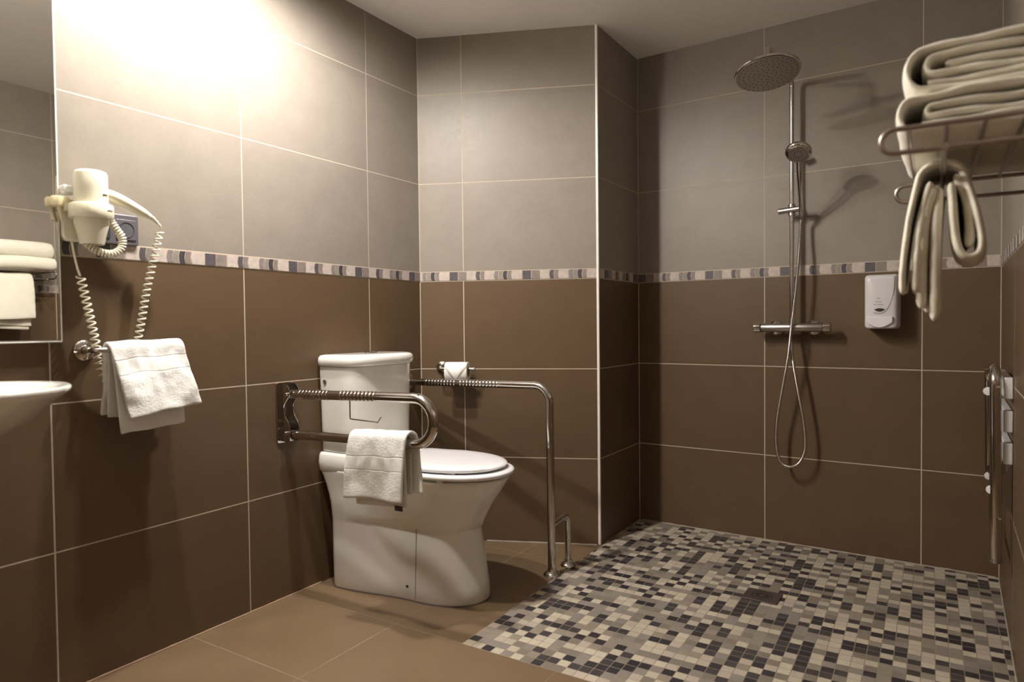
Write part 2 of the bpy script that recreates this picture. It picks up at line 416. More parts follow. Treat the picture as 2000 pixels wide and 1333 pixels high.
bead('trim_4', [WL(.62, .002, .001), WL(3.0, .002, .001)], .0028, plain('caulk_tan', (.40, .27, .18), .7))
bead('trim_5', [WB(.01, .002, .001), WB(WB.L-.01, .002, .001)], .002, plain('caulk_grey', (.25, .21, .17), .7))
bead('trim_6', [WD(.01, .002, .001), WD(1.46, .002, .001)], .0026, CAULK)

# recessed downlights
for (lx, ly), lab in zip([l[0] for l in LAMPS], ('round recessed ceiling downlight nearer the wall mirror', 'round recessed ceiling downlight nearer the toilet')):
    t = thing('ceiling_downlight', (lx, ly, CEIL), lab, 'ceiling light', 'recessed ceiling lights')
    bm = bmesh.new(); lathe(bm, [(.036, -.001), (.038, -.004), (.050, -.004), (.053, -.001), (.053, .003), (.036, .003), (.036, -.001)], (lx, ly, CEIL)); finish(bm, 'trim_ring', CHROME, t)
    bm = bmesh.new(); lathe(bm, [(0, -.0015), (.035, -.0015), (.035, .002), (0, .002)], (lx, ly, CEIL)); finish(bm, 'lens', GLOW, t)

# ------------------------------------------------------------------ mirror
t = thing('wall_mirror', (0, -1.9, .951), 'large frameless mirror with polished edge on the left wall', 'mirror')
bm = bmesh.new(); box(bm, (.0095, -1.90, 1.4505), (.015, .762, .993)); finish(bm, 'backing', EDGE, t, bevel=.0015)
bm = bmesh.new(); box(bm, (.0195, -1.8985, 1.452), (.003, .759, .990)); finish(bm, 'mirror_glass', MIRROR, t)
bm = bmesh.new()
tube(bm, [(.0185, -1.5165, .952), (.0185, -1.5165, 1.948)], .0026, 8); tube(bm, [(.0185, -1.5165, .952), (.0185, -2.281, .952)], .0026, 8); finish(bm, 'bevelled_edge', EDGE, t)

t = thing('mirror_lamp', (0, -1.9, 2.11), 'long tubular wall lamp mounted above the mirror on the left wall', 'wall lamp')
bm = bmesh.new(); cyl(bm, (.060, -2.14, 2.15), (.060, -1.66, 2.15), .011, 20); finish(bm, 'lamp_tube', TUBE, t)
bm = bmesh.new(); prism(bm, [(.002, 2.115), (.086, 2.115), (.090, 2.118), (.090, 2.124), (.086, 2.124), (.084, 2.12), (.006, 2.12), (.006, 2.18), (.002, 2.18)], lambda a, b, d: Vector((a, d, b)), -2.17, -1.63); finish(bm, 'added_light_shield', CHROME, t)  # shelf added to block downward light from the unseen lamp's tube
for yy in (-2.1725, -1.6275):
    bm = bmesh.new(); box(bm, (.046, yy, 2.148), (.088, .005, .066)); finish(bm, 'end_plate', CHROME, t, bevel=.001)
for yy in (-2.155, -1.645):
    bm = bmesh.new(); cyl(bm, (.060, yy-.013, 2.15), (.060, yy+.013, 2.15), .013, 20); finish(bm, 'lamp_socket', PLAST, t, bevel=.001)

# ------------------------------------------------------------------ wash basin
bx, by, bz, ba, bb = .252, -1.90, .862, .242, .275
t = thing('wash_basin', (0.02, by, .75), 'white oval wall-hung wash basin below the mirror, only its rim in view', 'basin')
bm = bmesh.new()
lathe(bm, [(0, -.125), (.35, -.12), (.55, -.100), (.72, -.072), (.86, -.042), (.95, -.022), (.995, -.012), (1.0, -.004), (.985, 0), (.93, -.003), (.87, -.014), (.75, -.045), (.5, -.085), (.2, -.10), (0, -.102)],
      (bx, by, bz), (0, 0, 1), 72, 1, 1)
for v in bm.verts:
    v.co.x = bx + (v.co.x-bx)*ba; v.co.y = by + (v.co.y-by)*bb
finish(bm, 'bowl', CERAM, t, 60)
bm = bmesh.new(); box(bm, (.045, by, .80), (.088, .22, .10)); finish(bm, 'wall_bracket', CERAM, t, bevel=.02)
bm = bmesh.new(); lathe(bm, [(0, 0), (.022, 0), (.024, .003), (0, .004)], (bx, by, bz-.1015)); finish(bm, 'waste', CHROME, t)
bm = bmesh.new(); tube(bm, smoothp([(.25, by, .735), (.25, by, .60), (.20, by, .55), (.10, by, .56), (.004, by, .57)], 8), .017, 16); finish(bm, 'trap_pipe', CHROME, t)

# ------------------------------------------------------------------ hair dryer and its holder
hx, hy = .068, -1.457
t = thing('hair_dryer_holder', (0.0, -1.46, 1.22), 'cream wall bracket with round collar holding the hair dryer beside the mirror', 'hair dryer holder')
bm = bmesh.new()
prism(bm, rrect(-1.5115, -1.405, 1.222, 1.335, .02), lambda a, b, d: Vector((d, a, b)), .001, .026); finish(bm, 'wall_unit', CREAM, t, bevel=.006)
bm = bmesh.new(); lathe(bm, [(.0435, 0), (.0435, .038), (.050, .039), (.0525, .036), (.0535, .003), (.0515, 0), (.0435, 0)], (hx, hy, 1.281)); finish(bm, 'collar', CREAM, t)
# scalloped flange reaching from the collar to the mirror edge
bm = bmesh.new(); n = 60; ctr = Vector((.036, -1.5185, 1.309)); prof = [(0, 0), (.8, 0), (1.0, .003), (1.03, .012), (1.0, .022), (.85, .027), (0, .028)]; rings = []
for rr, h in prof:
    if rr == 0: rings.append([bm.verts.new(ctr+Vector((0, 0, h)))]); continue
    rings.append([bm.verts.new(ctr + Vector((math.cos(2*PI*k/n)*.62, math.sin(2*PI*k/n), 0))*(.022*rr*(1+.09*abs(math.sin(2*PI*k/n*4.5)))) + Vector((0, 0, h))) for k in range(n)])
for a, b in zip(rings, rings[1:]):
    for k in range(n):
        k2 = (k+1) % n
        if len(a) == 1: bm.faces.new((a[0], b[k2], b[k]))
        elif len(b) == 1: bm.faces.new((a[k], a[k2], b[0]))
        else: bm.faces.new((a[k], a[k2], b[k2], b[k]))
finish(bm, 'scalloped_flange', CREAMD, t)
bm = bmesh.new(); box(bm, (.040, -1.500, 1.309), (.022, .03, .020)); finish(bm, 'flange_arm', CREAM, t, bevel=.003)
bm = bmesh.new(); cyl(bm, (.040, -1.524, 1.309), (.036, -1.516, 1.272), .006, 14, .0035); finish(bm, 'cord_hook', CREAMD, t)

t2 = thing('hair_dryer', (hx, hy, 1.21), 'cream hair dryer with coiled cord hanging in its wall holder', 'hair dryer')
bm = bmesh.new(); lathe(bm, [(0, .198), (.030, .197), (.037, .194), (.0400, .188), (.0408, .15), (.041, .075), (.042, .068), (.0415, .055), (.033, .02), (.030, .004), (.029, 0), (.022, .0), (.022, .02), (0, .022)], (hx, hy, 1.213)); finish(bm, 'barrel', CREAM, t2, 50)
bm = bmesh.new()
hp = smoothp([(hx-.005, hy+.02, 1.355), (hx-.005, hy+.050, 1.353), (hx, -1.370, 1.340), (hx+.004, -1.322, 1.318), (hx+.006, -1.302, 1.308)], 8)
tube(bm, hp, [.013+.0045*math.sin(PI*min(1, (i+3)/len(hp)*1.0))-.004*i/len(hp) for i in range(len(hp))], 18)
finish(bm, 'handle', CREAM, t2, 60)
bm = bmesh.new(); tube(bm, smoothp([(hx+.006, -1.305, 1.309), (hx+.006, -1.292, 1.303), (hx+.004, -1.277, 1.292)], 6), [.0085]*4+[.007]*4+[.005]*5, 12); finish(bm, 'cord_grip', CREAM, t2)
bm = bmesh.new(); box(bm, (.028, -1.4985, 1.357), (.030, .030, .025)); finish(bm, 'rear_guard', PLAST, t2, bevel=.006)
bm = bmesh.new(); box(bm, (hx+.0370, hy+.0185, 1.345), (.002, .016, .0022), Matrix.Rotation(math.radians(27), 3, 'Z')); finish(bm, 'switch', RUBN, t2)
bm = bmesh.new(); box(bm, (hx+.0470, hy+.0255, 1.303), (.001, .020, .0024), Matrix.Rotation(math.radians(28.5), 3, 'Z')); finish(bm, 'printed_mark', plain('print_grey', (.25, .24, .22), .6), t)
bm = bmesh.new()
straight = smoothp([(.022, -1.487, 1.226), (.026, -1.484, 1.19), (.034, -1.480, 1.15), (.040, -1.476, 1.128)], 6)
ch = smoothp([(.040, -1.476, 1.128), (.045, -1.462, 1.045), (.045, -1.443, .945), (.036, -1.425, .862), (.030, -1.385, .825), (.028, -1.345, .85), (.030, -1.325, .93), (.040, -1.314, 1.00), (.045, -1.297, 1.10), (.055, -1.277, 1.20), (.066, -1.266, 1.268)], 14)
cc = coil(ch, .0095, .0172, 14); lead = smoothp([(.066, -1.266, 1.268), (.072, -1.268, 1.283), (hx+.003, -1.274, 1.291)], 5)
tube(bm, straight, .0030, 8); tube(bm, cc, .0025, 7); tube(bm, lead, .003, 8); finish(bm, 'coiled_cord', CREAM, t2, 60)
bm = bmesh.new()
ch = smoothp([(.055, -1.402, 1.288), (.062, -1.390, 1.262), (.066, -1.376, 1.238), (.066, -1.380, 1.208), (.062, -1.404, 1.192), (.054, -1.434, 1.197), (.040, -1.452, 1.214), (.024, -1.452, 1.226)], 12)
tube(bm, coil(ch, .0085, .0075, 14), .0030, 8); finish(bm, 'short_coiled_lead', CREAM, t, 60)

# ------------------------------------------------------------------ socket
t = thing('wall_socket', (0, -1.37, 1.225), 'grey double power socket on the left wall behind the hair dryer', 'socket')
bm = bmesh.new(); prism(bm, rrect(-1.445, -1.298, 1.226, 1.314, .006), lambda a, b, d: Vector((d, a, b)), .001, .011); finish(bm, 'cover_plate', SOCK, t, bevel=.003)
for yc in (-1.409, -1.334):
    bm = bmesh.new(); prism(bm, rrect(yc-.029, yc+.029, 1.241, 1.299, .003), lambda a, b, d: Vector((d, a, b)), .010, .0135); i_ = finish(bm, 'socket_insert', SOCKD if yc < -1.38 else SOCK, t, bevel=.001)
    bm = bmesh.new(); lathe(bm, [(0, -.001), (.019, -.001), (.020, .0008), (.0215, .0012), (.0215, 0)], (.0137, yc, 1.270), (1, 0, 0)); finish(bm, 'socket_well', SOCKD, i_)

# ------------------------------------------------------------------ towel bar with hand towel
t = thing('towel_bar', (0, -1.454, .92), 'short chrome towel bar with round rosette on the left wall', 'towel bar')
bm = bmesh.new(); lathe(bm, [(0, .0), (.027, .0), (.028, .006), (.024, .010), (.014, .013), (.012, .02), (0, .02)], (.001, -1.454, .926), (1, 0, 0)); finish(bm, 'rosette', CHROME, t)
bm = bmesh.new(); tube(bm, rpath([(.018, -1.454, .926), (.070, -1.454, .926), (.070, -1.232, .932)], .012, 6), .0075, 16); lathe(bm, [(0, 0), (.009, .001), (.010, .006), (.008, .011), (0, .012)], (.07, -1.232, .932), (0, 1, 0)); finish(bm, 'bar', CHROME, t)
TW = terry('terry_white_bar', (.90, .895, .865), ((.318, .366),))
TW2 = terry('terry_white_plain', (.86, .85, .815), ())
t = thing('hand_towel', (.07, -1.32, .70), 'white hand towel with woven stripe draped over the bar on the left wall', 'towel', 'hand towels')
# path in the (x,z) plane from back bottom over the bar to front bottom; returned per s in [0,1]
def along(pts, s):
    P = [Vector(p) for p in pts]; Ls = [(b-a).length for a, b in zip(P, P[1:])]; T = sum(Ls)*s
    for a, b, l in zip(P, P[1:], Ls):
        if T <= l or b is P[-1]: return a + (b-a)*min(1, T/l)
        T -= l
def bar_over(x0, z0, r, backz, frontz, backx, frontx, n=10):
    pts = [(backx, backz, 0), (x0-r, z0-.03, 0)] + [(x0 - r*math.cos(PI*k/n), z0 + r*math.sin(PI*k/n), 0) for k in range(n+1)] + [(x0+r+.004, z0-.03, 0), (frontx, frontz, 0)]
    return pts
pth = smoothp([Vector(p) for p in bar_over(.070, .930, .018, .745, .752, .040, .118)], 4)
def f_outer(s, tt):
    p = along(pth, s); fr = max(0, (s-.52)/.48); bk = max(0, (.48-s)/.48)
    y = -1.428 + tt*.213 + fr*(.006*tt+.022) + .010*fr*fr - bk*.004
    x = p.x + .011*math.sin(tt*5+.5)*fr + .009*sn(s*3, tt*3, 1, 1.7) + .004*sn(s*9, tt*6, 4, 1.5) + .010*fr*tt
    z = p.y + .008*sn(s*2, tt*2, 5, 1.5) + fr*(.006 - .026*(1-tt)) + .010*bk*tt
    return Vector((x, y, z))
cloth('outer_layer', f_outer, 46, 26, TW, t, .0085, 1, .5, .22)
pin = smoothp([Vector(p) for p in bar_over(.070, .930, .0095, .735, .705, .052, .095)], 4)
def f_inner(s, tt):
    p = along(pin, s); fr = max(0, (s-.52)/.48); bk = max(0, (.48-s)/.48)
    y = -1.422 + tt*.195 + fr*(.010) - fr*.0*tt
    x = p.x + .006*math.sin(tt*4+2)*fr + .004*sn(s*3, tt*3, 9, 1.7)
    z = p.y - fr*.016*(1-tt) + .006*sn(s*2, tt*2.5, 3, 1.5)
    return Vector((x, y, z))
cloth('inner_layer', f_inner, 40, 22, TW2, t, .0065, 1, .5, .2)

# ------------------------------------------------------------------ toilet
cy = -.445
t = thing('toilet', (.30, cy, 0), 'white close-coupled toilet with closed lid standing against the left wall', 'toilet')
def outline(x0, hb, xc, hf, xt, n=26, p=2.1, rb=.03):
    "half outline from back centre to front tip (x, halfwidth)"
    pts = [(x0, 0), (x0, hb*.5), (x0, hb-rb)]
    for k in range(1, 5): a = PI/2*k/5; pts.append((x0+rb-rb*math.cos(a), hb-rb+rb*math.sin(a)))
    for k in range(9): s = k/8; pts.append((x0+rb+(xc-x0-rb)*s, hb + (hf-hb)*(3*s*s-2*s*s*s)))
    for k in range(1, n+1):
        a = PI/2*k/n; pts.append((xc+(xt-xc)*math.sin(a)**(2/p), hf*max(0, math.cos(a))**(2/p)))
    return pts
def loft(name, secs, mat, parent, smooth=60, capb=True, capt=True):
    bm = bmesh.new(); rings = []
    for z, o in secs:
        full = [(x, -h) for x, h in o] + [(x, h) for x, h in o[-2:0:-1]]
        rings.append([bm.verts.new((x, cy+h, z)) for x, h in full])
    for a, b in zip(rings, rings[1:]):
        n = len(a)
        for k in range(n): bm.faces.new((a[k], a[(k+1) % n], b[(k+1) % n], b[k]))
    if capb: bm.faces.new(rings[0][::-1])
    if capt: bm.faces.new(rings[-1])
    return finish(bm, name, mat, parent, smooth)
secs = []
for z, x0, hb, xc, hf, xt in [(.002, .064, .178, .44, .132, .646), (.01, .061, .180, .44, .134, .650), (.05, .060, .180, .44, .133, .646), (.12, .058, .179, .44, .129, .634), (.20, .056, .178, .44, .125, .621),
                              (.250, .054, .177, .44, .122, .612), (.258, .054, .177, .44, .1225, .613), (.262, .053, .177, .44, .129, .621), (.29, .050, .177, .44, .138, .631), (.315, .046, .177, .44, .147, .645), (.35, .038, .178, .44, .157, .667),
                              (.39, .026, .181, .44, .166, .697), (.42, .014, .184, .44, .175, .718), (.436, .006, .186, .44, .179, .728), (.444, .004, .186, .44, .181, .731), (.448, .006, .183, .44, .178, .727)]:
    secs.append((z, outline(x0, hb, xc, hf, xt)))
body = loft('bowl_and_pedestal', secs, CERAM, t)
# seam line and fixing screw on the flank
bm = bmesh.new(); tube(bm, [(.437, cy-.1345, .01), (.437, cy-.1335, .06), (.437, cy-.130, .12), (.437, cy-.1262, .20), (.437, cy-.1245, .255), (.437, cy-.126, .283)], .0012, 6); finish(bm, 'skirt_seam', plain('seam_grey', (.25, .22, .18), .6), t)
bm = bmesh.new(); lathe(bm, [(0, 0), (.005, 0), (.005, .002), (0, .003)], (.405, cy-.1395, .052), (0, -1, 0), 14); finish(bm, 'fixing_screw', DARK, t)
# rear deck under the cistern
secs = [(z, outline(x0, hb, .16, hb*.98, xt, p=3.2, rb=.02)) for z, x0, hb, xt in [(.428, .020, .180, .25), (.440, .006, .188, .272), (.47, .004, .189, .275), (.497, .004, .185, .272), (.505, .006, .180, .266), (.507, .012, .172, .255)]]
loft('rear_deck', secs, CERAM, t)
secs = [(z, outline(x0, hb, .10, hb*1.0, xt, p=3.3, rb=.025)) for z, x0, hb, xt in [(.508, .012, .168, .196), (.513, .006, .172, .202), (.60, .005, .173, .204), (.75, .004, .176, .208), (.832, .003, .178, .211)]]
loft('cistern', secs, CERAM, t)
secs = [(z, outline(x0, hb, .10, hb*1.0, xt, p=3.1, rb=.03)) for z, x0, hb, xt in [(.833, .003, .176, .209), (.834, .002, .183, .219), (.840, .002, .187, .225), (.852, .002, .189, .228), (.866, .003, .187, .226), (.874, .006, .180, .218), (.877, .014, .168, .204), (.8785, .05, .13, .17)]]
lid = loft('cistern_lid', secs, CERAM, t)
bm = bmesh.new(); lathe(bm, [(0, .0), (.026, 0), (.026, .004), (.023, .006), (.020, .0045), (0, .004)], (.112, cy, .8787)); finish(bm, 'flush_button', CHROME, t)
bm = bmesh.new(); lathe(bm, [(0, 0), (.0085, 0), (.0085, .003), (.006, .004), (0, .003)], (.045, cy-.177, .775), (0, -1, 0), 20); finish(bm, 'inlet_plug', BRUSH, t)
# seat ring, cover, buffers, hinges
secs = [(z, outline(x0, hb, .47, hf, xt, p=2.15, rb=.05)) for z, x0, hb, hf, xt in [(.4545, .268, .150, .176, .735), (.457, .262, .156, .184, .744), (.465, .260, .158, .187, .748), (.471, .262, .156, .185, .745), (.474, .270, .150, .178, .737)]]
loft('seat', secs, PLAST, t)
secs = [(z, outline(x0, hb, .46, hf, xt, p=2.15, rb=.06)) for z, x0, hb, hf, xt in [(.4785, .268, .140, .164, .709), (.482, .260, .148, .171, .718), (.489, .258, .150, .173, .720), (.494, .262, .146, .169, .715), (.497, .280, .130, .155, .697), (.499, .33, .09, .11, .63)]]
loft('seat_cover', secs, PLAST, t)
for x, y, z, w_ in ((.30, .12, .4765, .03), (.30, -.12, .4765, .03), (.60, .13, .4765, .03), (.60, -.13, .4765, .03), (.33, .14, .4515, .022), (.33, -.14, .4515, .022), (.60, .145, .4515, .022), (.575, -.160, .4515, .022)):
    bm = bmesh.new(); box(bm, (x, cy+y, z), (w_, .012, .007)); finish(bm, 'seat_buffer', PLAST, t, bevel=.001)
for y in (-.075, .075):
    bm = bmesh.new(); lathe(bm, [(0, 0), (.010, 0), (.010, .032), (.012, .034), (.012, .044), (.009, .048), (0, .049)], (.262, cy+y, .447), (0, 0, 1), 20); finish(bm, 'hinge', CHROME, t)
bm = bmesh.new(); pp = [Vector((x, cy+s*h, .0015)) for s in (-1,) for x, h in outline(.064, .180, .44, .134, .649)[3:]] + [Vector((x, cy+h, .0015)) for x, h in outline(.064, .180, .44, .134, .649)[-2:3:-1]]
tube(bm, pp, .0022, 6); finish(bm, 'silicone_bead', plain('silicone_dark', (.10, .08, .06), .6), t)

# ------------------------------------------------------------------ fold-down grab rail (left)
def ribbed(pts, r, spans, step=.0018, amp=.0017, pitch=.0168):
    pts = resample(pts, step); rs = []; d = 0
    for i, p in enumerate(pts):
        if i: d += (p-pts[i-1]).length
        inn = any(a < d < b for a, b in spans); rs.append(r + (amp*max(0, math.sin(2*PI*d/pitch))**2*1.0 - .0003 if inn else 0))
    return pts, rs
ry = -.776
t = thing('fold_down_grab_rail', (0, ry, .57), 'polished steel fold-down grab rail left of the toilet with a white towel on it', 'grab rail')
bm = bmesh.new(); prism(bm, rrect(ry-.037, ry+.037, .566, .784, .008), lambda a, b, d: Vector((d, a, b)), .001, .006); finish(bm, 'wall_plate', STEEL, t, bevel=.001)
bm = bmesh.new()
def cheek(yy, th=.003):
    poly = [(.004, .574), (.050, .574), (.054, .60), (.050, .635), (.028, .668), (.024, .700), (.040, .722), (.056, .742), (.054, .762), (.036, .779), (.004, .781)]
    P3 = smoothp([Vector((a, b, 0)) for a, b in poly], 4); P3 = [(p.x, p.y) for p in P3]
    prism(bm, P3, lambda a, b, d: Vector((a, d, b)), yy-th/2, yy+th/2)
cheek(ry-.021); cheek(ry+.021); finish(bm, 'hinge_bracket', STEEL, t, 30)
for zz, xx in ((.744, .045), (.604, .038)):
    bm = bmesh.new(); cyl(bm, (xx, ry-.031, zz), (xx, ry+.031, zz), .0065, 16); finish(bm, 'hinge_pin', CHROME, t, bevel=.001)
for yy, zz in ((ry-.025, .645), (ry+.027, .64), (ry-.028, .618)):
    bm = bmesh.new(); lathe(bm, [(0, 0), (.005, 0), (.0045, .002), (0, .003)], (.0055, yy, zz), (1, 0, 0), 14); finish(bm, 'screw', CHROME, t)
r = .0725; up = lambda x: .742+.014*x/.6; zl = lambda x: .597+.014*x/.6
pts = [Vector((.040, ry, up(.04))), Vector((.61, ry, up(.61)))] + [Vector((.614 + r*math.sin(PI*k/20), ry, (up(.614)+zl(.614))/2 + r*math.cos(PI*k/20))) for k in range(1, 20)] + [Vector((.61, ry, zl(.61))), Vector((.030, ry, zl(.03)))]
pts, rs = ribbed(pts, .0165, ((.055, .20), (.255, .415)))
bm = bmesh.new(); tube(bm, pts, rs, 24); finish(bm, 'rail_loop', CHROME, t, 50)
bm = bmesh.new(); tube(bm, rpath([(.330, ry, .735), (.330, ry, .672), (.455, ry, .668), (.470, ry, .686)], [.004, .003], 4), .0022, 8); finish(bm, 'paper_roll_hook', STEEL, t)

TR = terry('terry_white_rail', (.90, .895, .86), ((.318, .366),))
tt_ = thing('hand_towel', (.48, ry, .41), 'white hand towel folded over the lower tube of the fold-down grab rail', 'towel', 'hand towels')
pr = smoothp([Vector(p) for p in [(-.022, .445, 0), (-.024, .52, 0), (-.025, .585, 0)] + [(-.025*math.cos(PI*k/10), .612+.025*math.sin(PI*k/10), 0) for k in range(11)] + [(.028, .585, 0), (.031, .52, 0), (.030, .412, 0)]], 4)
def f_rail(s, q):
    p = along(pr, s); fr = max(0, (s-.5)/.5); bk = max(0, (.5-s)/.5)
    x = .352 + q*.246 - fr*.024*(1-q*.6) + bk*(.012+.02*q)
    y = ry - p.x - fr*.012*math.sin(q*7+1)*.6 - .006*sn(s*3, q*3, 2, 1.4) - .002*sn(s*8, q*6, 6, 1.5) - bk*.004
    z = p.y + .004*sn(s*2, q*3, 7, 2) + .004*fr*q + (.012*fr*fr)*(math.sin(q*6)*.25) - .008*bk*q + .012*q
    return Vector((x, y, z))
cloth('folded_cloth', f_rail, 44, 28, TR, tt_, .010, 1, .47, .25)
pr2 = smoothp([Vector(p) for p in [(-.010, .43, 0), (-.018, .585, 0)] + [(-.0175*math.cos(PI*k/8), .610+.0175*math.sin(PI*k/8), 0) for k in range(9)] + [(.018, .585, 0), (.012, .395, 0)]], 4)
def f_rail2(s, q):
    p = along(pr2, s); fr = max(0, (s-.5)/.5)
    return Vector((.365 + q*.222, ry - p.x - .003*sn(s*3, q*3, 4, 2), p.y + .003*sn(s*2, q*3, 8, 2) + .014*q - fr*.004))
cloth('inner_fold', f_rail2, 36, 20, TW2, tt_, .006, 1, .45, .22)
bm = bmesh.new(); box(bm, (.555, ry-.0175, .402), (.032, .0015, .016)); finish(bm, 'care_tag', plain('tag_dark', (.05, .045, .04), .7), tt_)

# ------------------------------------------------------------------ fixed grab rail (right)
gy = -.098
t = thing('fixed_grab_rail', (.728, gy, 0), 'chrome grab rail right of the toilet running from wall to floor post', 'grab rail')
pts = rpath([(.012, gy, .733), (.728, gy-.006, .744), (.734, gy-.012, .006)], .065, 12)
pts, rs = ribbed(pts, .0155, ((.10, .27), (.285, .48)))
bm = bmesh.new(); tube(bm, pts, rs, 24); finish(bm, 'rail', CHROME, t, 50)
bm = bmesh.new(); tube(bm, rpath([(.734, gy-.012, .198), (.740, .014, .216), (.742, .014, .006)], .03, 10), .0125, 20); finish(bm, 'foot_strut', CHROME, t)
fl_prof = [(.0, 0), (.034, 0), (.035, .004), (.030, .012), (.018, .018), (.0165, .028), (0, .028)]
for px_, py_, sc in ((.734, gy-.012, 1), (.742, .014, .92)):
    bm = bmesh.new(); lathe(bm, [(a*sc, b) for a, b in fl_prof], (px_, py_, .0005)); finish(bm, 'floor_flange', CHROME, t)
bm = bmesh.new(); lathe(bm, [(0, 0), (.036, 0), (.037, .004), (.030, .009), (.018, .012), (0, .012)], (.001, gy, .733), (1, 0, 0)); finish(bm, 'wall_flange', CHROME, t)

# ------------------------------------------------------------------ toilet roll and holder
t = thing('toilet_roll_holder', WA(.10, 0, .79), 'chrome toilet roll holder on the narrow back wall above the grab rail', 'toilet roll holder')
bm = bmesh.new(); lathe(bm, [(0, .0), (.027, .0), (.028, .006), (.024, .010), (.013, .013), (.011, .02), (0, .02)], WA(.102, .001, .792), (*WA.n, 0)); finish(bm, 'rosette', CHROME, t)
bm = bmesh.new(); tube(bm, rpath([WA(.102, .018, .792), WA(.102, .074, .790), WA(.262, .074, .788)], .012, 6), .007, 16)
lathe(bm, [(0, 0), (.0085, .001), (.0095, .005), (.0075, .010), (0, .011)], WA(.260, .074, .788), (*WA.d, 0)); finish(bm, 'bar', CHROME, t)
t = thing('toilet_roll', WA(.19, .074, .74), 'white toilet paper roll with pointed folded end on the back wall holder', 'toilet roll')
bm = bmesh.new(); rc = WA(.139, .074, .7745); R0 = .0455
lathe(bm, [(.0205, 0), (R0-.001, 0), (R0, .001), (R0, .099), (R0-.001, .1), (.0205, .1), (.0205, 0)], rc, (*WA.d, 0), 48); finish(bm, 'paper', PAPER, t, 50)
bm = bmesh.new(); lathe(bm, [(.0195, .0), (.0205, .0), (.0205, .1), (.0195, .1), (.0195, 0)], rc, (*WA.d, 0), 32); finish(bm, 'cardboard_core', plain('cardboard', (.34, .27, .2), .9), t)
bm = bmesh.new()   # folded point on the front of the roll
def onroll(u, ang, rr): return WA(.139+u, .074 + rr*math.cos(ang), .7745 + rr*math.sin(ang))
rows = []
for k in range(15):
    a = math.radians(75 - k*8.6); wv = max(.004, 1 - max(0, (k-5)/9))*.05
    rows.append((a, wv))
g = [[bm.verts.new(onroll(.05 + wv*(q-2)/2, a, R0+.0014)) for q in range(5)] for a, wv in rows]
for a, b in zip(g, g[1:]):
    for q in range(4): bm.faces.new((a[q], a[q+1], b[q+1], b[q]))
finish(bm, 'folded_end', PAPER, t, 60, solid=.0012)
bm = bmesh.new(); lathe(bm, [(.008, 0), (.011, .0008), (.014, 0)], onroll(.05, math.radians(-22), R0+.0012), (*(WA.n*math.cos(-.38)), math.sin(-.38)), 20, 1, .6); finish(bm, 'embossed_seal', PAPER, t)

# ------------------------------------------------------------------ shower column
pu, po = .733, .062
t = thing('shower_column', WC(pu, 0, .93), 'chrome shower column with round rain head and bar mixer on the shower wall', 'shower')
bm = bmesh.new(); tube(bm, rpath([WC(pu, po, .975), WC(pu, po, 2.012), WC(pu-.004, .455, 2.022), WC(pu-.004, .478, 1.955)], [.03, .02], 10), .0095, 18); finish(bm, 'riser_pipe', CHROME, t)
bm = bmesh.new(); hc = WC(pu-.001, .475, 1.922); ax = Vector((*(WC.n*.20 + WC.d*.13), -1)).normalized()
lathe(bm, [(0, -.045), (.012, -.045), (.014, -.030), (.022, -.018), (.050, -.010), (.110, -.006), (.1185, -.002), (.120, .002), (.118, .006), (.114, .0072), (.05, .0076), (0, .0078)], hc, ax, 64)
rh = finish(bm, 'rain_head', CHROME, t, 30)
bm = bmesh.new(); lathe(bm, [(0, .008), (.113, .008), (.113, .0094), (0, .0094)], hc, ax, 64); fp = finish(bm, 'spray_plate', BRUSH, rh)
bm = bmesh.new(); xx, yy, dd = frame(ax)
for k, rr in enumerate((.014, .032, .050, .068, .086, .104)):
    nn = 4 + k*6
    for q in range(nn):
        a = 2*PI*q/nn + k*.3; c = hc + (xx*math.cos(a)+yy*math.sin(a))*rr + dd*.0094
        cyl(bm, c, c + dd*.0018, .0021, 8, .0015)
nzl = finish(bm, 'nozzles', RUBN, rh, 30); nzl['kind'] = 'stuff'
bm = bmesh.new()   # slider bracket
ctr = lambda u, o, z: WC(u, o, z)
cyl(bm, ctr(pu-.052, po+.004, 1.459), ctr(pu+.048, po+.016, 1.463), .0125, 24); cyl(bm, ctr(pu, po, 1.437), ctr(pu, po, 1.485), .0145, 20)
finish(bm, 'slider_bracket', BRUSH, t)
bm = bmesh.new(); cyl(bm, WC(pu, 0.001, 1.700), WC(pu, po, 1.700), .0125, 20); cyl(bm, WC(pu, po, 1.682), WC(pu, po, 1.718), .0155, 20); lathe(bm, [(0, 0), (.024, 0), (.025, .006), (0, .009)], WC(pu, .001, 1.700), (*WC.n, 0), 24)
cyl(bm, WC(pu+.022, po-.01, 1.676), WC(pu+.048, po+.002, 1.692), .013, 18)
finish(bm, 'wall_support', CHROME, t)
mz = .958
bm = bmesh.new(); lathe(bm, [(0, 0), (.018, .0), (.0195, .004), (.0195, .245), (.018, .249), (0, .249)], WC(.608, po+.006, mz), (*WC.d, 0), 32); mx = finish(bm, 'mixer_body', BRUSH, t)
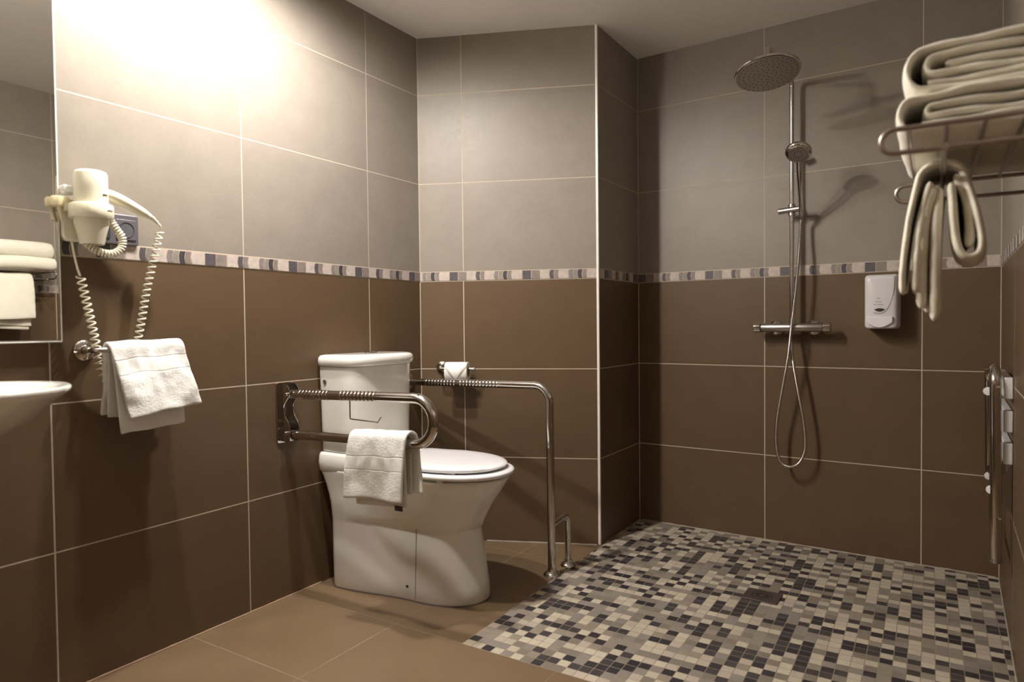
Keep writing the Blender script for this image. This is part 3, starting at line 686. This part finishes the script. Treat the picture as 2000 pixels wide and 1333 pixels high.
for u, s in ((.576, 1), (.857, 1)):
    bm = bmesh.new(); n = 48; rings = []
    for rr, h in ((0, 0), (.017, 0), (.0215, .003), (.022, .016), (.0205, .029), (.016, .031), (0, .031)):
        if rr == 0: rings.append([bm.verts.new(WC(u+h, po+.006, mz))]); continue
        rings.append([bm.verts.new(WC(u+h, po+.006+rr*(1-.07*max(0, math.cos(5*2*PI*k/n)))*math.cos(2*PI*k/n), mz+rr*(1-.07*max(0, math.cos(5*2*PI*k/n)))*math.sin(2*PI*k/n))) for k in range(n)])
    for a, b in zip(rings, rings[1:]):
        for k in range(n):
            k2 = (k+1) % n
            if len(a) == 1: bm.faces.new((a[0], b[k2], b[k]))
            elif len(b) == 1: bm.faces.new((a[k], a[k2], b[0]))
            else: bm.faces.new((a[k], a[k2], b[k2], b[k]))
    finish(bm, 'control_knob', CHROME, t, 40)
for u in (.655, .810):
    bm = bmesh.new(); lathe(bm, [(0, 0), (.033, 0), (.034, .004), (.028, .012), (.017, .016), (.015, .055), (0, .055)], WC(u, .001, mz), (*WC.n, 0), 32); finish(bm, 'inlet_rosette', CHROME, t)
bm = bmesh.new(); cyl(bm, WC(pu, po+.003, mz+.014), WC(pu, po, mz+.038), .0125, 20); cyl(bm, WC(pu-.002, po+.006, mz-.040), WC(pu-.002, po+.006, mz-.014), .010, 18); finish(bm, 'pipe_nuts', CHROME, t)

t = thing('hand_shower', WC(pu+.03, .09, 1.46), 'chrome hand shower with round spray face and long hose hanging in the slider', 'hand shower')
h0 = WC(.775, .078, 1.434); h1 = WC(.794, .215, 1.575); h2 = WC(.803, .268, 1.640)
bm = bmesh.new(); hp = smoothp([h0, WC(.780, .115, 1.480), h1, h2], 8); n = len(hp)
tube(bm, hp, [.0095 + .005*(i/n)**1.5 for i in range(n)], 18); finish(bm, 'handle', CHROME, t, 60)
fc = WC(.805, .292, 1.650); fax = Vector((*(WC.n*.60 + WC.d*.02), -.78)).normalized()
bm = bmesh.new(); lathe(bm, [(0, -.030), (.022, -.028), (.040, -.018), (.049, -.006), (.050, .002), (.047, .008), (.040, .011), (0, .012)], fc, fax, 48); hs = finish(bm, 'spray_head', CHROME, t, 50)
bm = bmesh.new(); lathe(bm, [(0, .0122), (.036, .0122), (.036, .0134), (0, .0134)], fc, fax, 48); finish(bm, 'spray_face', BRUSH, hs)
bm = bmesh.new(); xx, yy, dd = frame(fax)
for rr, nn, sz in ((.0155, 8, .003), (.026, 16, .0017), (.032, 24, .0015)):
    for q in range(nn):
        a = 2*PI*q/nn; c = fc + (xx*math.cos(a)+yy*math.sin(a))*rr + dd*.0133; cyl(bm, c, c+dd*.0012, sz, 8)
o = finish(bm, 'spray_nozzles', RUBN, hs); o['kind'] = 'stuff'
HO = .085
hose = smoothp([h0, WC(.770, HO-.022, 1.405), WC(.768, HO-.015, 1.34), WC(.764, HO+.006, 1.22), WC(.752, HO+.012, 1.08), WC(.738, HO+.014, .955), WC(.724, HO+.010, .83), WC(.700, HO, .70), WC(.676, HO-.008, .56), WC(.671, HO-.01, .46), WC(.684, HO-.01, .385), WC(.718, HO-.012, .357),
                WC(.762, HO-.012, .375), WC(.788, HO-.012, .44), WC(.783, HO-.01, .55), WC(.762, HO-.006, .68), WC(.742, HO-.008, .80), WC(.732, po+.008, .89), WC(.731, po+.006, .918)], 14)
hose = resample(hose, .0011); bm = bmesh.new(); tube(bm, hose, [.0062 + (.0008 if (i % 4) < 2 else 0) for i in range(len(hose))], 10); finish(bm, 'hose', STEEL, t, 60)

# ------------------------------------------------------------------ soap dispenser
def hitu(px): return px
t = thing('soap_dispenser', WC(1.06, 0, .945), 'white wall soap dispenser with push lever on the shower wall', 'soap dispenser')
u0, u1, z0, z1 = 1.012, 1.136, .951, 1.170
bm = bmesh.new(); A = rrect(u0, u1, z0, z1, .012)
sec = []
for off, ins in ((.001, 0), (.060, .001), (.088, .004), (.097, .010), (.101, .020)):
    poly = rrect(u0+ins, u1-ins, z0+ins*.3, z1-ins, .014); sec.append([bm.verts.new(WC(a, off, b)) for a, b in poly])
for a, b in zip(sec, sec[1:]):
    n = len(a)
    for k in range(n): bm.faces.new((a[k], a[(k+1) % n], b[(k+1) % n], b[k]))
bm.faces.new(sec[0][::-1]); bm.faces.new(sec[-1]); finish(bm, 'housing', DISP, t, 50)
def arcface(pts, off, th, name, mat, parent, bevel=0):
    bm = bmesh.new(); prism(bm, pts, lambda a, b, d: WC(a, d, b), off, off+th); return finish(bm, name, mat, parent, 30, bevel)
cx_ = (u0+u1)/2 - .004
lev = [(cx_-.046, 1.000), (cx_+.046, 1.000)] + [(cx_+.046-.092*k/12, .976 - .020*math.sin(PI*k/12)) for k in range(13)]
arcface(lev[:1]+lev[1:], .096, .014, 'push_lever', DISP2, t, .003)
eye = [(cx_ - .020 + .040*k/10, 1.028+.0055*math.sin(PI*k/10)) for k in range(11)] + [(cx_+.020-.040*k/10, 1.028-.0085*math.sin(PI*k/10)) for k in range(1, 10)]
arcface(eye, .100, .0018, 'sight_window', plain('window_dark', (.05, .04, .045), .25), t)
bm = bmesh.new(); tube(bm, smoothp([WC(cx_+.052, .0985, 1.158), WC(cx_+.050, .1005, 1.11), WC(cx_+.040, .1012, 1.06), WC(cx_+.022, .1015, 1.024), WC(cx_, .1015, 1.012), WC(cx_-.02, .1015, 1.016)], 8), .0009, 6); finish(bm, 'cover_seam', PRINT, t)
rot = Matrix.Rotation(math.atan2(WC.d.y, WC.d.x), 4, 'Z') @ Matrix.Rotation(PI/2, 4, 'X')
def marks(name, u_, z_, widths, h, gap=.0011):
    bm = bmesh.new(); tot = sum(widths)+gap*(len(widths)-1); x = u_-tot/2
    for k, w_ in enumerate(widths):
        hh = h*(1.25 if k == 0 else (.8 if k % 3 == 1 else 1)); prism(bm, rrect(x, x+w_, z_-h/2, z_-h/2+hh, .0004, 2), lambda a, b, d: WC(a, d, b), .1008, .1013); x += w_+gap
    o = finish(bm, name, PRINT, t, 30); o['kind'] = 'stuff'; return o
marks('printed_line', cx_-.004, 1.0590, [.0022, .0014, .0018, .0022, .0016, .0026, .0014], .0024)
marks('printed_line', cx_-.004, 1.0475, [.0050, .0024, .0020, .0026, .0018, .0024, .0030, .0022, .0026], .0022)
bm = bmesh.new()
for k in range(3): lathe(bm, [(0, 0), (.0014, 0), (.0014, .0006), (0, .0006)], WC(cx_-.004+(-.003, 0, .003)[k], .1012, 1.0725+(0, .0015, 0)[k]), (*WC.n, 0), 10)
finish(bm, 'printed_emblem', PRINT, t)

# ------------------------------------------------------------------ towel rack with towels
yn, yf, xf, zt, zb_ = -1.190, -.668, 1.925, 1.2845, 1.2475
xw = lambda y: CD.x + dD.x*(CD.y-y)/.99975
t = thing('towel_rack', (2.17, -.93, 1.25), 'dull chrome wire towel rack on the right wall carrying folded bath towels', 'towel rack')
for y in (yn, yf):
    zc = (zt+zb_)/2; rr = (zt-zb_)/2
    pts = [Vector((xw(y)-.004, y, zt)), Vector((xf+rr, y, zt))] + [Vector((xf+rr-rr*math.sin(PI*k/12), y, zc+rr*math.cos(PI*k/12))) for k in range(1, 12)] + [Vector((xf+rr, y, zb_)), Vector((xw(y)-.004, y, zb_))]
    bm = bmesh.new(); tube(bm, pts, .0043, 12); finish(bm, 'side_bracket', WIRE, t)
    bm = bmesh.new(); prism(bm, rrect(y-.012, y+.012, zb_-.012, zt+.012, .01), lambda a, b, d: Vector((xw(a)-d, a, b)), .001, .005); finish(bm, 'wall_plate', WIRE, t)
for x in (1.962, 2.012, 2.062, 2.112, 2.158):
    bm = bmesh.new(); cyl(bm, (x, yn-.002, zt), (x, yf+.002, zt), .0032, 10); finish(bm, 'shelf_rod', WIRE, t)
for x in (2.010,):
    bm = bmesh.new(); cyl(bm, (x, yn+.0, zb_), (x, yf, zb_), .0045, 12); lathe(bm, [(0, 0), (.006, .001), (.006, .006), (0, .007)], (x, yn-.009, zb_), (0, 1, 0), 16); finish(bm, 'hanging_rod', WIRE, t)

TT = terry('terry_bath_cream', (.93, .89, .77), ())
def ribbon(bm, path, th, ya, yb, ny=14, seed=0, wob=.004):
    path = resample(path, .007); n = len(path)
    up_, dn = [], []
    for i, p in enumerate(path):
        d = (path[min(i+1, n-1)]-path[max(i-1, 0)]).normalized(); nn = Vector((-d.y, d.x, 0)); e = 1
        if i == 0 or i == n-1: e = .35
        elif i == 1 or i == n-2: e = .8
        up_.append(p+nn*th*.5*e); dn.append(p-nn*th*.5*e)
    loop = up_ + dn[::-1]; rings = []
    for j in range(ny):
        s = j/(ny-1); e = 1 - .3*(1 if j in (0, ny-1) else 0); y = ya+(yb-ya)*s; ring = []
        for q, p in enumerate(loop):
            mid = path[q] if q < n else path[2*n-1-q]
            pp = mid + (p-mid)*e
            wx = wob*sn(pp.x*8, y*5, seed, 1.5); wz = wob*sn(pp.x*9, y*4, seed+5, 1.5)
            ring.append(bm.verts.new((pp.x+wx, y + .006*sn(mid.x*14, mid.y*20, seed+j*0+(0 if j < ny/2 else 9), 1.5), pp.y+wz)))
        rings.append(ring)
    m = len(loop)
    for a, b in zip(rings, rings[1:]):
        for k in range(m): bm.faces.new((a[k], a[(k+1) % m], b[(k+1) % m], b[k]))
    for ring, rev in ((rings[0], True), (rings[-1], False)):
        for i in range(n-1):
            vs = (ring[i], ring[i+1], ring[2*n-2-i], ring[2*n-1-i])
            bm.faces.new(vs[::-1] if rev else vs)
def folded_towel(name, zb, H, x0, x1, ya, yb, label, seed, th=.013):
    o = thing(name, ((x0+x1)/2, (ya+yb)/2, zb), label, 'towel', 'folded bath towels on the rack')
    bm = bmesh.new(); P = lambda x, z: Vector((x, zb+z, 0))
    h = th/2
    def fold(cx, z0, z1, n=10, left=True):
        c = (z0+z1)/2; r = (z1-z0)/2; return [P(cx - r*.85*math.sin(PI*k/n), c + r*math.cos(PI*k/n)) for k in range(n+1)]
    top = H-h
    outer = [P(x1, top+.004), P((x0+x1)/2, top+.003), P(x0+.05, top)] + fold(x0+H*.5, h, top)[1:-1] + [P(x0+.05, h), P((x0+x1)/2, h), P(x1, h)]
    ribbon(bm, smoothp(outer, 3), th, ya, yb, seed=seed, wob=.006)
    z = h+th*.95; 
    inner = [P(x1, top-th), P(x0+.065, top-th)] + fold(x0+.052, z+th*.9, top-th)[1:-1] + [P(x0+.065, z+th*.9), P(x1-.01, z+th*.7)]
    ribbon(bm, smoothp(inner, 3), th, ya+.006, yb-.006, seed=seed+3, wob=.005)
    inner = [P(x1-.02, z-.001), P(x0+.04, z-.001)]
    ribbon(bm, smoothp(inner, 6), th*.9, ya+.004, yb-.004, seed=seed+7, wob=.005)
    if top-th-(z+th*.9) > th*1.6:
        zz = (top-th+z+th*.9)/2; ribbon(bm, smoothp([P(x1-.01, zz), P(x0+.065, zz)], 6), th*.95, ya+.01, yb-.01, seed=seed+8, wob=.004)
    finish(bm, 'folded_cloth', TT, o, 180, sub=1)
    return o
folded_towel('bath_towel', 1.2895, .066, 1.938, 2.160, -1.125, -.645, 'lower of the two cream bath towels folded on the wire rack', 2)
folded_towel('bath_towel', 1.3575, .080, 1.946, 2.160, -1.115, -.655, 'upper of the two cream bath towels folded on the wire rack', 11)

t = thing('hand_towel', (2.01, -.86, 1.0), 'cream hand towel hanging from the rod under the wire rack', 'towel', 'hand towels')
bm = bmesh.new(); bxx = 2.010
V2 = lambda x, z: Vector((x, z, 0))
arch = [V2(2.010-.034*math.cos(PI*k/8), 1.236+.030*math.sin(PI*k/8)) for k in range(0, 9)]
front = [V2(1.950, 1.035), V2(1.952, 1.09), V2(1.962, 1.17)] + arch + [V2(2.056, 1.19), V2(2.066, 1.14), V2(2.066, 1.108), V2(2.054, 1.094), V2(2.040, 1.100), V2(2.032, 1.13), V2(2.028, 1.19), V2(2.026, 1.225)]
ribbon(bm, smoothp(front, 4), .0125, -.985, -.755, seed=21, wob=.010)
for k, pts in enumerate(([V2(1.966, 1.040), V2(1.968, 1.10), V2(1.977, 1.18), V2(1.990, 1.236)], [V2(1.982, 1.005), V2(1.982, 1.10), V2(1.988, 1.18), V2(1.998, 1.226)], [V2(1.996, .985), V2(1.996, 1.08), V2(1.998, 1.17), V2(2.002, 1.222)],
                         [V2(2.030, 1.250), V2(2.046, 1.21), V2(2.052, 1.16), V2(2.050, 1.115)])):
    ribbon(bm, smoothp(pts, 4), .0170, -.982+.004*k, -.762-.003*k, seed=25+k, wob=.010)
finish(bm, 'hanging_cloth', TT, t, 180, sub=1)

# ------------------------------------------------------------------ folding shower seat
t = thing('folding_shower_seat', (2.2, .25, .10), 'folded-up shower seat with chrome tube frame and white slats on the right wall', 'shower seat')
ox = lambda y, off: xw(y)-off
ya, yb = .045, .46
bm = bmesh.new()
pts = rpath([(ox(ya, .040), ya, .265), (ox(ya, .046), ya, .842), (ox(yb, .046), yb, .815), (ox(yb, .042), yb, .43)], .05, 10)
tube(bm, pts, .0145, 20); finish(bm, 'seat_frame', CHROME, t)
bm = bmesh.new(); tube(bm, rpath([(ox(.12, .036), .12, .52), (ox(.12, .036), .12, .28), (ox(.40, .036), .40, .28), (ox(.40, .036), .40, .52)], .03, 8), .010, 16); finish(bm, 'support_leg', CHROME, t)
for zc in (.780, .681, .585):
    bm = bmesh.new(); box(bm, ((ox(.06, .013)+ox(.44, .013))/2, .25, zc), (.022, .40, .064), Matrix.Rotation(math.atan2(.0223, 1), 3, 'Z').inverted()); finish(bm, 'seat_slat', PLAST, t, bevel=.003)
for y in (.085, .40):
    bm = bmesh.new(); prism(bm, [(.001, .56), (.001, .40), (.012, .41), (.050, .462), (.053, .478), (.044, .492), (.012, .53)], lambda a, b, d: Vector((ox(d, a), d, b)), y-.0025, y+.0025); finish(bm, 'hinge_plate', STEEL, t)
for x_, y, z, q in ((.050, .078, .472, .010), (.042, yb, .440, .010), (.046, yb, .735, .011)):
    bm = bmesh.new(); lathe(bm, [(0, 0), (q*1.25, 0), (q*1.35, .003), (q*1.2, .010), (0, .012)], (ox(y, x_+.004), y-.014, z), (0, -1, 0), 20); finish(bm, 'pivot_cap', PLAST, t)
for y, z, oo, q in ((ya, .262, .040, .0162), (.12, .300, .036, .012)):
    bm = bmesh.new(); lathe(bm, [(0, -.004), (q*.9, -.002), (q, .004), (q, .009), (0, .009)], (ox(y, oo), y, z-.002), (0, 0, 1), 18); finish(bm, 'leg_cap', STEEL, t)

# ------------------------------------------------------------------ floor drain
t = thing('floor_drain', (1.482, .088, 0), 'small rectangular steel floor drain in the shower mosaic', 'drain')
bm = bmesh.new(); box(bm, (1.482, .088, .0022), (.120, .105, .004), Matrix.Rotation(-.03, 3, 'Z')); finish(bm, 'cover_plate', COPPER, t, bevel=.001)
bm = bmesh.new()
for k in range(16):
    a = 2*PI*k/16
    for rr, ln in ((.018, .014), (.034, .012)):
        c = Vector((1.482+rr*math.cos(a), .088+rr*math.sin(a), .0044)); box(bm, c, (ln, .0032, .0006), Matrix.Rotation(a+.6, 3, 'Z'))
o = finish(bm, 'slots', DARK, t); o['kind'] = 'stuff'

for o in list(bpy.data.objects):
    if '_org' in o: del o['_org']
